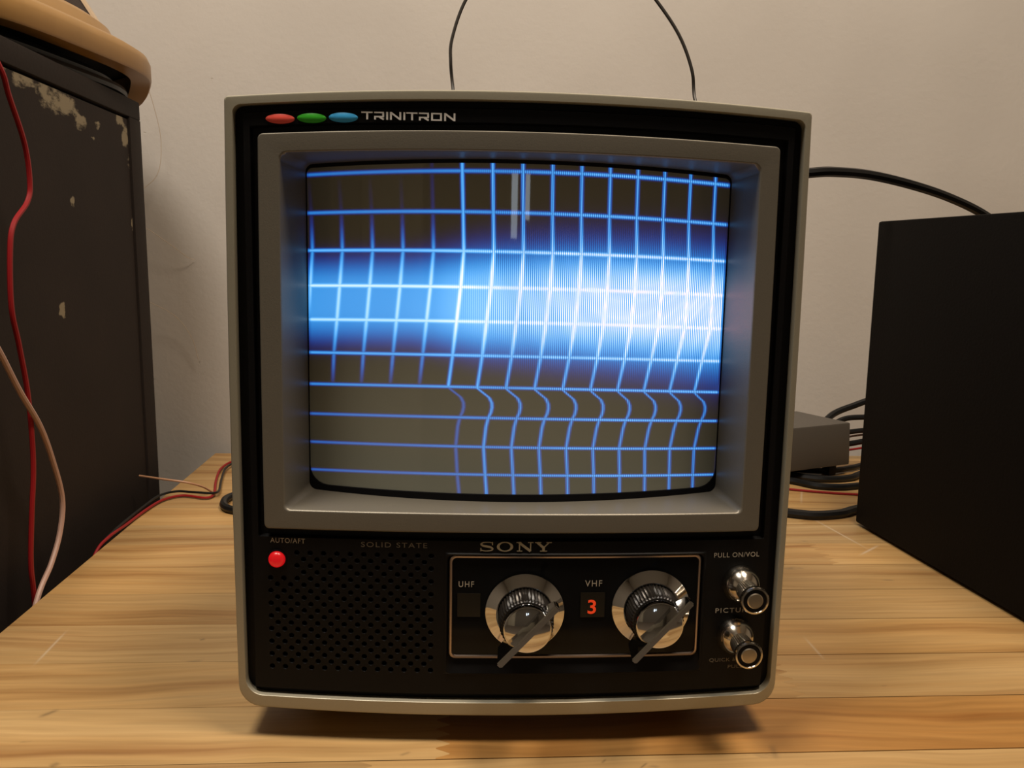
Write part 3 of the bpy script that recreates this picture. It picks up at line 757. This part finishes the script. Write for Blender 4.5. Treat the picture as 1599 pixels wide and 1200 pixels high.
# channel windows
def pwin(x0, x1, z0, z1):
    n = 6; V, F = [], []
    for k in range(n+1):
        x = x0+(x1-x0)*k/n
        for dz, dd_ in ((z0, 0.0012), (z0, 0.0007), (z1, 0.0007), (z1, 0.0012)): V.append(P3(x, PD+dd_, dz))
    for k in range(n):
        for j in range(3): F.append((4*k+j, 4*k+4+j, 4*k+5+j, 4*k+1+j))
    F += [(0, 1, 2, 3), (4*n, 4*n+1, 4*n+2, 4*n+3)]
    return obj_from('channel_window', V, F, M['window'], plate)
pwin(0.0358, 0.0487, 0.0517, 0.0653); pwin(-0.0292, -0.0171, 0.0520, 0.0648)
text('channel_digit', '3', 0.0397, 0.0441, 0.0536, 0.0614, M['digit'], -0.0006, parent=plate, bold=0.015)['label'] = 'glowing red numeral 3'

# three oval badges
for nm, cx, mt in (('red oval badge', -0.1178, 'red_badge'), ('green oval badge', -0.1024, 'green_badge'), ('blue oval badge', -0.0870, 'blue_badge')):
    loops = []
    czb = 0.3042 + (cx+0.1178)*0.035
    for s, fy in ((1.0, -0.0004), (1.0, 0.0005), (0.93, 0.0009), (0.6, 0.0013), (0.15, 0.0015)):
        loops.append([P3(cx+0.0071*s*math.cos(2*math.pi*k/40), PD-fy, czb+0.00235*s*math.sin(2*math.pi*k/40)) for k in range(40)])
    loft('colour_badge', loops, M[mt], tv, cap0=True, cap1=True)['label'] = nm

# loop aerial rising behind the set
c_, s_ = math.cos(-PSI), math.sin(-PSI)
def to_tv(p):
    dx, dy = p[0]-TX, p[1]-TY
    return (dx*c_-dy*s_, dx*s_+dy*c_, p[2])
ant = [(0.010, 0.315), (0.004, 0.350), (0.0, 0.384), (-0.002, 0.404), (-0.001, 0.421), (0.009, 0.449), (0.028, 0.474), (0.058, 0.492), (0.095, 0.495), (0.130, 0.479), (0.154, 0.454), (0.173, 0.429), (0.184, 0.404), (0.187, 0.384), (0.186, 0.350), (0.155, 0.315)]
ant = [(x, 0.615 if z < 0.32 else 0.70 if z > 0.38 else 0.67, z) for x, z in ant]
ant[0] = (0.030, 0.625, 0.316); ant[-1] = (0.150, 0.625, 0.316)
tube('loop_aerial', [to_tv(p) for p in ant], 0.0013, M['ant'], tv, n=8)

# ------------------------------------------------------------------ black loudspeaker box on the right
sp_ = empty('loudspeaker', (0.405, 0.829, 0.0), math.radians(3.4))
tag(sp_, 'large plain black box loudspeaker at the right edge of the bench', 'loudspeaker')
box('enclosure', (0.0, -0.33, 0.003), (0.24, 0.0, 0.2985), M['boxblack'], sp_, 0.0022)
box('grille_cloth', (0.012, -0.342, 0.015), (0.228, -0.33, 0.287), M['gasket'], sp_, 0.004)
for a in (0.02, 0.205):
    for b_ in (-0.31, -0.03): box('foot', (a, b_-0.01, 0.0), (a+0.018, b_+0.008, 0.005), M['gasket'], sp_)

# ------------------------------------------------------------------ grey adapter box behind
ad = empty('power_adapter', (0.488, 1.030, 0.0), math.radians(24))
tag(ad, 'small dark grey plastic box lying among cables near the wall', 'adapter')
o = box('housing', (-0.135, 0.0, 0.0135), (0.0, 0.088, 0.0665), M['adapter'], ad, 0.0025)
for v in o.data.vertices:
    if v.co.z < 0.03: v.co.x += 0.0035*(1 if v.co.x > -0.06 else -1)
for a in (-0.125, -0.022):
    for b_ in (0.008, 0.068): box('foot', (a, b_, 0.0), (a+0.012, b_+0.012, 0.014), M['gasket'], ad, 0.001)

# ------------------------------------------------------------------ dark scuffed cabinet on the left
cb = empty('storage_cabinet', (-0.66, 0.66, ZF)); cb.rotation_euler = (0, math.radians(-0.8), 0)
CM = Matrix.Translation((-0.66, 0.66, ZF)) @ Matrix.Rotation(math.radians(-0.8), 4, 'Y')
tag(cb, 'tall dark brown cabinet with scuffed paint beside the workbench', 'cabinet')
CX, CY0, CY1, CT = -0.3245, 0.28, 1.022, 0.4120
def rel(p): return (p[0]+0.66, p[1]-0.66, p[2]-ZF)
box('body', rel((-0.98, CY0+0.004, ZF)), rel((CX-0.008, CY1-0.004, CT-0.02)), M['cabframe'], cb)
box('top_board', rel((-0.985, CY0-0.004, CT-0.0195)), rel((CX, CY1, CT)), M['cabframe'], cb, 0.0015)
box('edge_post', rel((CX-0.030, CY1-0.033, ZF)), rel((CX, CY1, CT-0.0196)), M['cabframe'], cb, 0.0006)
box('edge_post', rel((CX-0.030, CY0, ZF)), rel((CX, CY0+0.033, CT-0.0196)), M['cabframe'], cb, 0.0006)
ny, nz = 110, 110
py = np.linspace(CY0+0.034, CY1-0.035, ny+1); pz = np.linspace(ZF, CT-0.0225, nz*2+1)
V = []; wear = []
blobs = [(.715, .389, .022, .007, .62), (.760, .386, .030, .008, .58), (.800, .384, .03, .010, .52), (.832, .379, .030, .011, .60), (.868, .370, .018, .008, .50), (.905, .372, .012, .005, .42), (.893, .358, .007, .005, .5), (.965, .387, .012, .006, .66),
         (.978, .370, .010, .012, .64), (.985, .352, .006, .016, .5), (.837, .295, .0045, .0055, .75), (.802, .2, .0055, .005, .75), (.806, .192, .004, .004, .6), (.987, .282, .005, .007, .62), (.889, .359, .006, .004, .45),
         (.80, .384, .12, .014, .22)]
for z in pz:
    for yy in py:
        V.append(rel((CX-0.0022, yy, z)))
        w = 0.0
        for by, bz_, sy, sz, g in blobs: w = max(w, g*math.exp(-((yy-by)/sy/1.3)**2-((z-bz_)/sz/1.3)**2))
        wear.append(w)
F = [(j*(ny+1)+i, j*(ny+1)+i+1, (j+1)*(ny+1)+i+1, (j+1)*(ny+1)+i) for j in range(nz*2) for i in range(ny)]
o = obj_from('side_panel', V, F, M['worn'], cb)
o.data.attributes.new('wear', 'FLOAT', 'POINT').data.foreach_set('value', wear)

# ------------------------------------------------------------------ tan wooden base on top of the cabinet
BC = (-0.585, 0.91)
bs = empty('wooden_base'); bs.matrix_world = CM @ Matrix.Translation(rel((BC[0], BC[1], CT)))
tag(bs, 'tan varnished wooden base with stepped rounded rim on the dark cabinet', 'wooden base')
ROT = -0.16
def plan(s, k, n=96):
    a = 2*math.pi*k/n; e = 2/3.6
    cx_ = math.copysign(abs(math.cos(a))**e, math.cos(a)); sy_ = math.copysign(abs(math.sin(a))**e, math.sin(a))
    x, y_ = 0.275*s*cx_, 0.225*s*sy_
    return x*math.cos(ROT)-y_*math.sin(ROT), x*math.sin(ROT)+y_*math.cos(ROT)
def zbot(k, n=96):
    x, y_ = plan(1, k)
    t = min(max((y_-0.105)/0.06, 0), 1)          # rim comes down to the cabinet at its far end
    return 0.020*(1-t*t*(3-2*t))+0.0003
n = 96
def tier(s, z, vary=False): return [(*plan(s, k), zbot(k) if vary else z) for k in range(n)]
loft('rim', [tier(0.93, 0.03), tier(0.93, 0, True), tier(0.995, 0, True), [(*plan(1.0, k), zbot(k)+0.002) for k in range(n)], tier(1.0, 0.036), tier(0.99, 0.043), tier(0.955, 0.049), tier(0.90, 0.053)], M['tan'], bs, ang=50)
loft('dome', [tier(0.91, 0.050), tier(0.885, 0.058), tier(0.87, 0.068), tier(0.83, 0.076), tier(0.5, 0.080), tier(0.1, 0.081)], M['tan'], bs, cap1=True, ang=50)
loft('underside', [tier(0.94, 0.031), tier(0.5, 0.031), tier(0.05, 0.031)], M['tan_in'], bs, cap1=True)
# dark slanting arm rising from the base
V, F = [], []
for i in range(2):
    z = 0.074 + 0.32*i; sh = -0.20*i
    for dx, dy in ((-0.040, -0.004), (0.034, -0.004), (0.034, 0.005), (-0.040, 0.005)): V.append((0.190+dx+sh, 0.115+dy+0.02*i, z))
F = [(0, 1, 5, 4), (1, 2, 6, 5), (2, 3, 7, 6), (3, 0, 4, 7), (3, 2, 1, 0), (4, 5, 6, 7)]
arm = obj_from('arm', V, F, M['post'], bs)
V2 = []
for i in range(2):
    z = 0.0742 + 0.32*i; sh = -0.20*i
    for dx, dy in ((0.0342, -0.005), (0.0372, -0.005), (0.0372, 0.006), (0.0342, 0.006)): V2.append((0.190+dx+sh, 0.115+dy+0.02*i, z))
obj_from('pale_edge', V2, F, M['pale'], arm)
# black cables coiled under the rim
for q, (ra, rz) in enumerate(((0.90, 0.0062), (0.86, 0.0165))):
    pts = [(plan(ra, k)[0], plan(ra, k)[1]-0.004*q, rz) for k in range(-22, 13, 3)]
    pts += [(plan(ra*f_, k)[0], plan(ra*f_, k)[1], rz) for k, f_ in ((14, .93), (15, .82), (13, .74), (8, .72), (0, .72), (-10, .72))]

    o = tube('black_cable', pts, 0.0050, M['wire_black'], n=6); o.matrix_world = bs.matrix_world.copy()
    tag(o, ['lower black cable tucked under the tan wooden base', 'upper black cable tucked under the tan wooden base'][q], 'cable', 'cables under the wooden base')

# ------------------------------------------------------------------ loose wires
def wire(name, pts, r, mat, label, cat='wire', group=None, n=8):
    return tag(tube(name, pts, r, M[mat], n=n), label, cat, group)
wire('hanging_wire', [(-0.34, 0.60, 0.432), (-0.322, 0.640, 0.41), (-0.312, .657, .381), (-0.312, .668, .363), (-0.312, .687, .333), (-0.312, .692, .306), (-0.312, .686, .291), (-0.312, .664, .275), (-0.312, .656, .256),
      (-0.312, .653, .216), (-0.312, .661, .187), (-0.312, .670, .148), (-0.312, .672, .099), (-0.312, .665, .061), (-0.312, .659, .024), (-0.312, .661, -.007), (-0.314, .67, -.12)], 0.0019, 'wire_red', 'red wire hanging down beside the dark cabinet')
wire('hanging_wire', [(-0.312, .56, .262), (-0.309, .60, .216), (-0.308, .625, .186), (-0.308, .649, .156), (-0.308, .677, .125), (-0.308, .695, .094), (-0.308, .708, .060), (-0.308, .701, .035), (-0.308, .683, .015), (-0.308, .656, -.005), (-0.309, .62, -.06), (-0.309, .60, -.13)],
     0.0021, 'wire_pink', 'pale pink wire bowed beside the dark cabinet')
wire('thin_wire', [(-0.307, .73, -.03), (-.305, .76, -.003), (-.3025, .785, .0035), (-.302, .826, .0022), (-.300, .875, .0022), (-.295, .910, .0022), (-.280, .927, .0022), (-.254, .918, .0022), (-.250, .935, .0022), (-.262, .99, .0022), (-.270, 1.045, .003), (-.262, 1.08, .004), (-.235, 1.085, .004), (-.15, 1.05, .002)],
     0.0014, 'wire_red', 'thin red wire lying over the left edge of the bench')
wire('thin_wire', [(-0.308, .74, -.03), (-.306, .77, -.003), (-.3035, .80, .0045), (-.303, .875, .0052), (-.300, .915, .0055), (-.288, .932, .0054), (-.272, .930, .0052), (-.250, .926, .0052), (-.246, .94, .0042), (-.256, .99, .0035), (-.264, 1.045, .0040), (-.256, 1.078, .0042), (-.235, 1.080, .0068), (-.15, 1.04, .0035)],
     0.0013, 'wire_black', 'thin black wire running with the red one on the bench')
wire('bare_wire', [(-.255, .945, .0015), (-.262, .932, .011), (-.276, .922, .018), (-.301, .924, .021), (-.326, .933, .022)], 0.0011, 'wire_brown', 'short light brown wire end sticking out over bench edge')
lp = [(-.185, .90, .0042), (-.205, .925, .0042), (-.222, .925, .0042), (-.230, .908, .0042), (-.227, .884, .0042), (-.215, .868, .0042), (-.19, .862, .0042)]
wire('cable_loop', lp, 0.0040, 'wire_black', 'small black cable loop beside the left side of television', 'cable')
for i, (pts, lab) in enumerate((
    ([(-0.375, 1.10, 0.47), (-.366, 1.12, .455), (-.360, 1.13, .43), (-.356, 1.14, .39), (-.362, 1.14, .35), (-.385, 1.13, .325)], 'uppermost hair-thin wire curving off the cabinet edge'),
    ([(-.40, 1.12, .30), (-.372, 1.13, .283), (-.345, 1.14, .262), (-.332, 1.15, .250), (-.325, 1.1575, .247)], 'middle hair-thin wire between cabinet and wall'),
    ([(-.40, 1.12, .205), (-.372, 1.13, .193), (-.345, 1.14, .175), (-.328, 1.145, .148), (-.322, 1.15, .12)], 'lowest hair-thin wire arching between cabinet and wall'))):
    wire('hair_wire', pts, 0.0003, 'wire_thin', lab, 'wire', 'hair-thin wires by the cabinet')

# cables on the right
wire('thick_cable', [(0.12, 0.74, 0.20), (0.19, 0.748, 0.285), (.255, .753, .326), (.309, .76, .335), (.337, .77, .3372), (.376, .79, .3372), (.423, .81, .332), (.475, .835, .3233), (.526, .858, .3092), (.565, .876, .290), (.62, .892, .235), (.68, .90, .13), (.73, .91, .045), (.77, .915, .009), (.80, .92, .0052), (.84, .925, .0052)],
     0.0044, 'wire_black', 'thick black cable arching from the television to the loudspeaker', 'cable')
rc = [('bench_cable', [(.25, .90, .0048), (.31, .872, .0048), (.352, .852, .0048), (.372, .846, .0048), (.40, .852, .0048), (.425, .868, .0048), (.50, .91, .0048), (.60, .93, .0048)], .0046, 'wire_black', 'thick black cable nearest the viewer between television and loudspeaker'),
      ('bench_cable', [(.28, 1.03, .004), (.36, 1.01, .004), (.400, .990, .004), (.422, .966, .004), (.447, .960, .004), (.472, .966, .004), (.56, .99, .004), (.66, 1.0, .004)], .0040, 'wire_black', 'black cable lying just behind the red wire'),
      ('bench_wire', [(.28, .985, .0015), (.35, .972, .0015), (.391, .958, .0015), (.416, .948, .0015), (.457, .937, .0015), (.53, .93, .0015), (.60, .96, .0015)], .0014, 'wire_red', 'thin red wire crossing the bench behind the television'),
      ('bench_cable', [(.33, 1.06, .0042), (.385, 1.030, .0042), (.428, 1.003, .0042), (.450, .996, .0042), (.480, 1.003, .0042), (.515, 1.03, .0042), (.60, 1.06, .0042), (.68, 1.06, .0042)], .0042, 'wire_black', 'black cable curving under the front of the grey adapter'),
      ('bench_cable', [(.40, 1.05, .0045), (.46, 1.035, .0045), (.50, 1.05, .0045), (.53, 1.066, .0055), (.60, 1.075, .0125), (.68, 1.09, .0045)], .0036, 'wire_black', 'black cable emerging low beneath the grey adapter'),
      ('raised_cable', [(.476, 1.075, .060), (.492, 1.085, .068), (.515, 1.09, .076), (.555, 1.085, .090), (.62, 1.06, .10), (.70, 1.04, .06), (.74, 1.03, .0045)], .0042, 'wire_black', 'topmost black cable rising behind the grey adapter'),
      ('raised_cable', [(.480, 1.062, .0575), (.50, 1.07, .064), (.525, 1.07, .066), (.57, 1.065, .068), (.64, 1.03, .06), (.69, 1.0, .0040)], .0036, 'wire_black', 'second black cable from the top of the grey adapter'),
      ('raised_cable', [(.470, 1.055, .045), (.50, 1.062, .048), (.530, 1.066, .050), (.58, 1.06, .052), (.64, 1.00, .04), (.66, .97, .0035)], .0033, 'wire_black', 'third black cable down from the top of the grey adapter'),
      ('raised_wire', [(.470, 1.060, .036), (.50, 1.068, .040), (.530, 1.072, .0435), (.58, 1.075, .046), (.66, 1.06, .03), (.70, 1.06, .0015)], .0014, 'wire_pink', 'thin pink wire among the cables by the adapter'),
      ('raised_cable', [(.475, 1.055, .030), (.505, 1.06, .034), (.535, 1.066, .036), (.59, 1.05, .037), (.63, .985, .03), (.65, .94, .0038)], .0037, 'wire_black', 'black cable leaving the middle of the grey adapter'),
      ('raised_wire', [(.475, 1.050, .024), (.505, 1.055, .0275), (.535, 1.060, .029), (.59, 1.04, .029), (.62, .96, .02), (.63, .93, .0015)], .0014, 'wire_red', 'short red wire among the cables by the adapter')]
for nm, pts, r, mt, lab in rc: wire(nm, pts, r, mt, lab, 'wire' if 'wire' in nm else 'cable', 'cables behind the television')
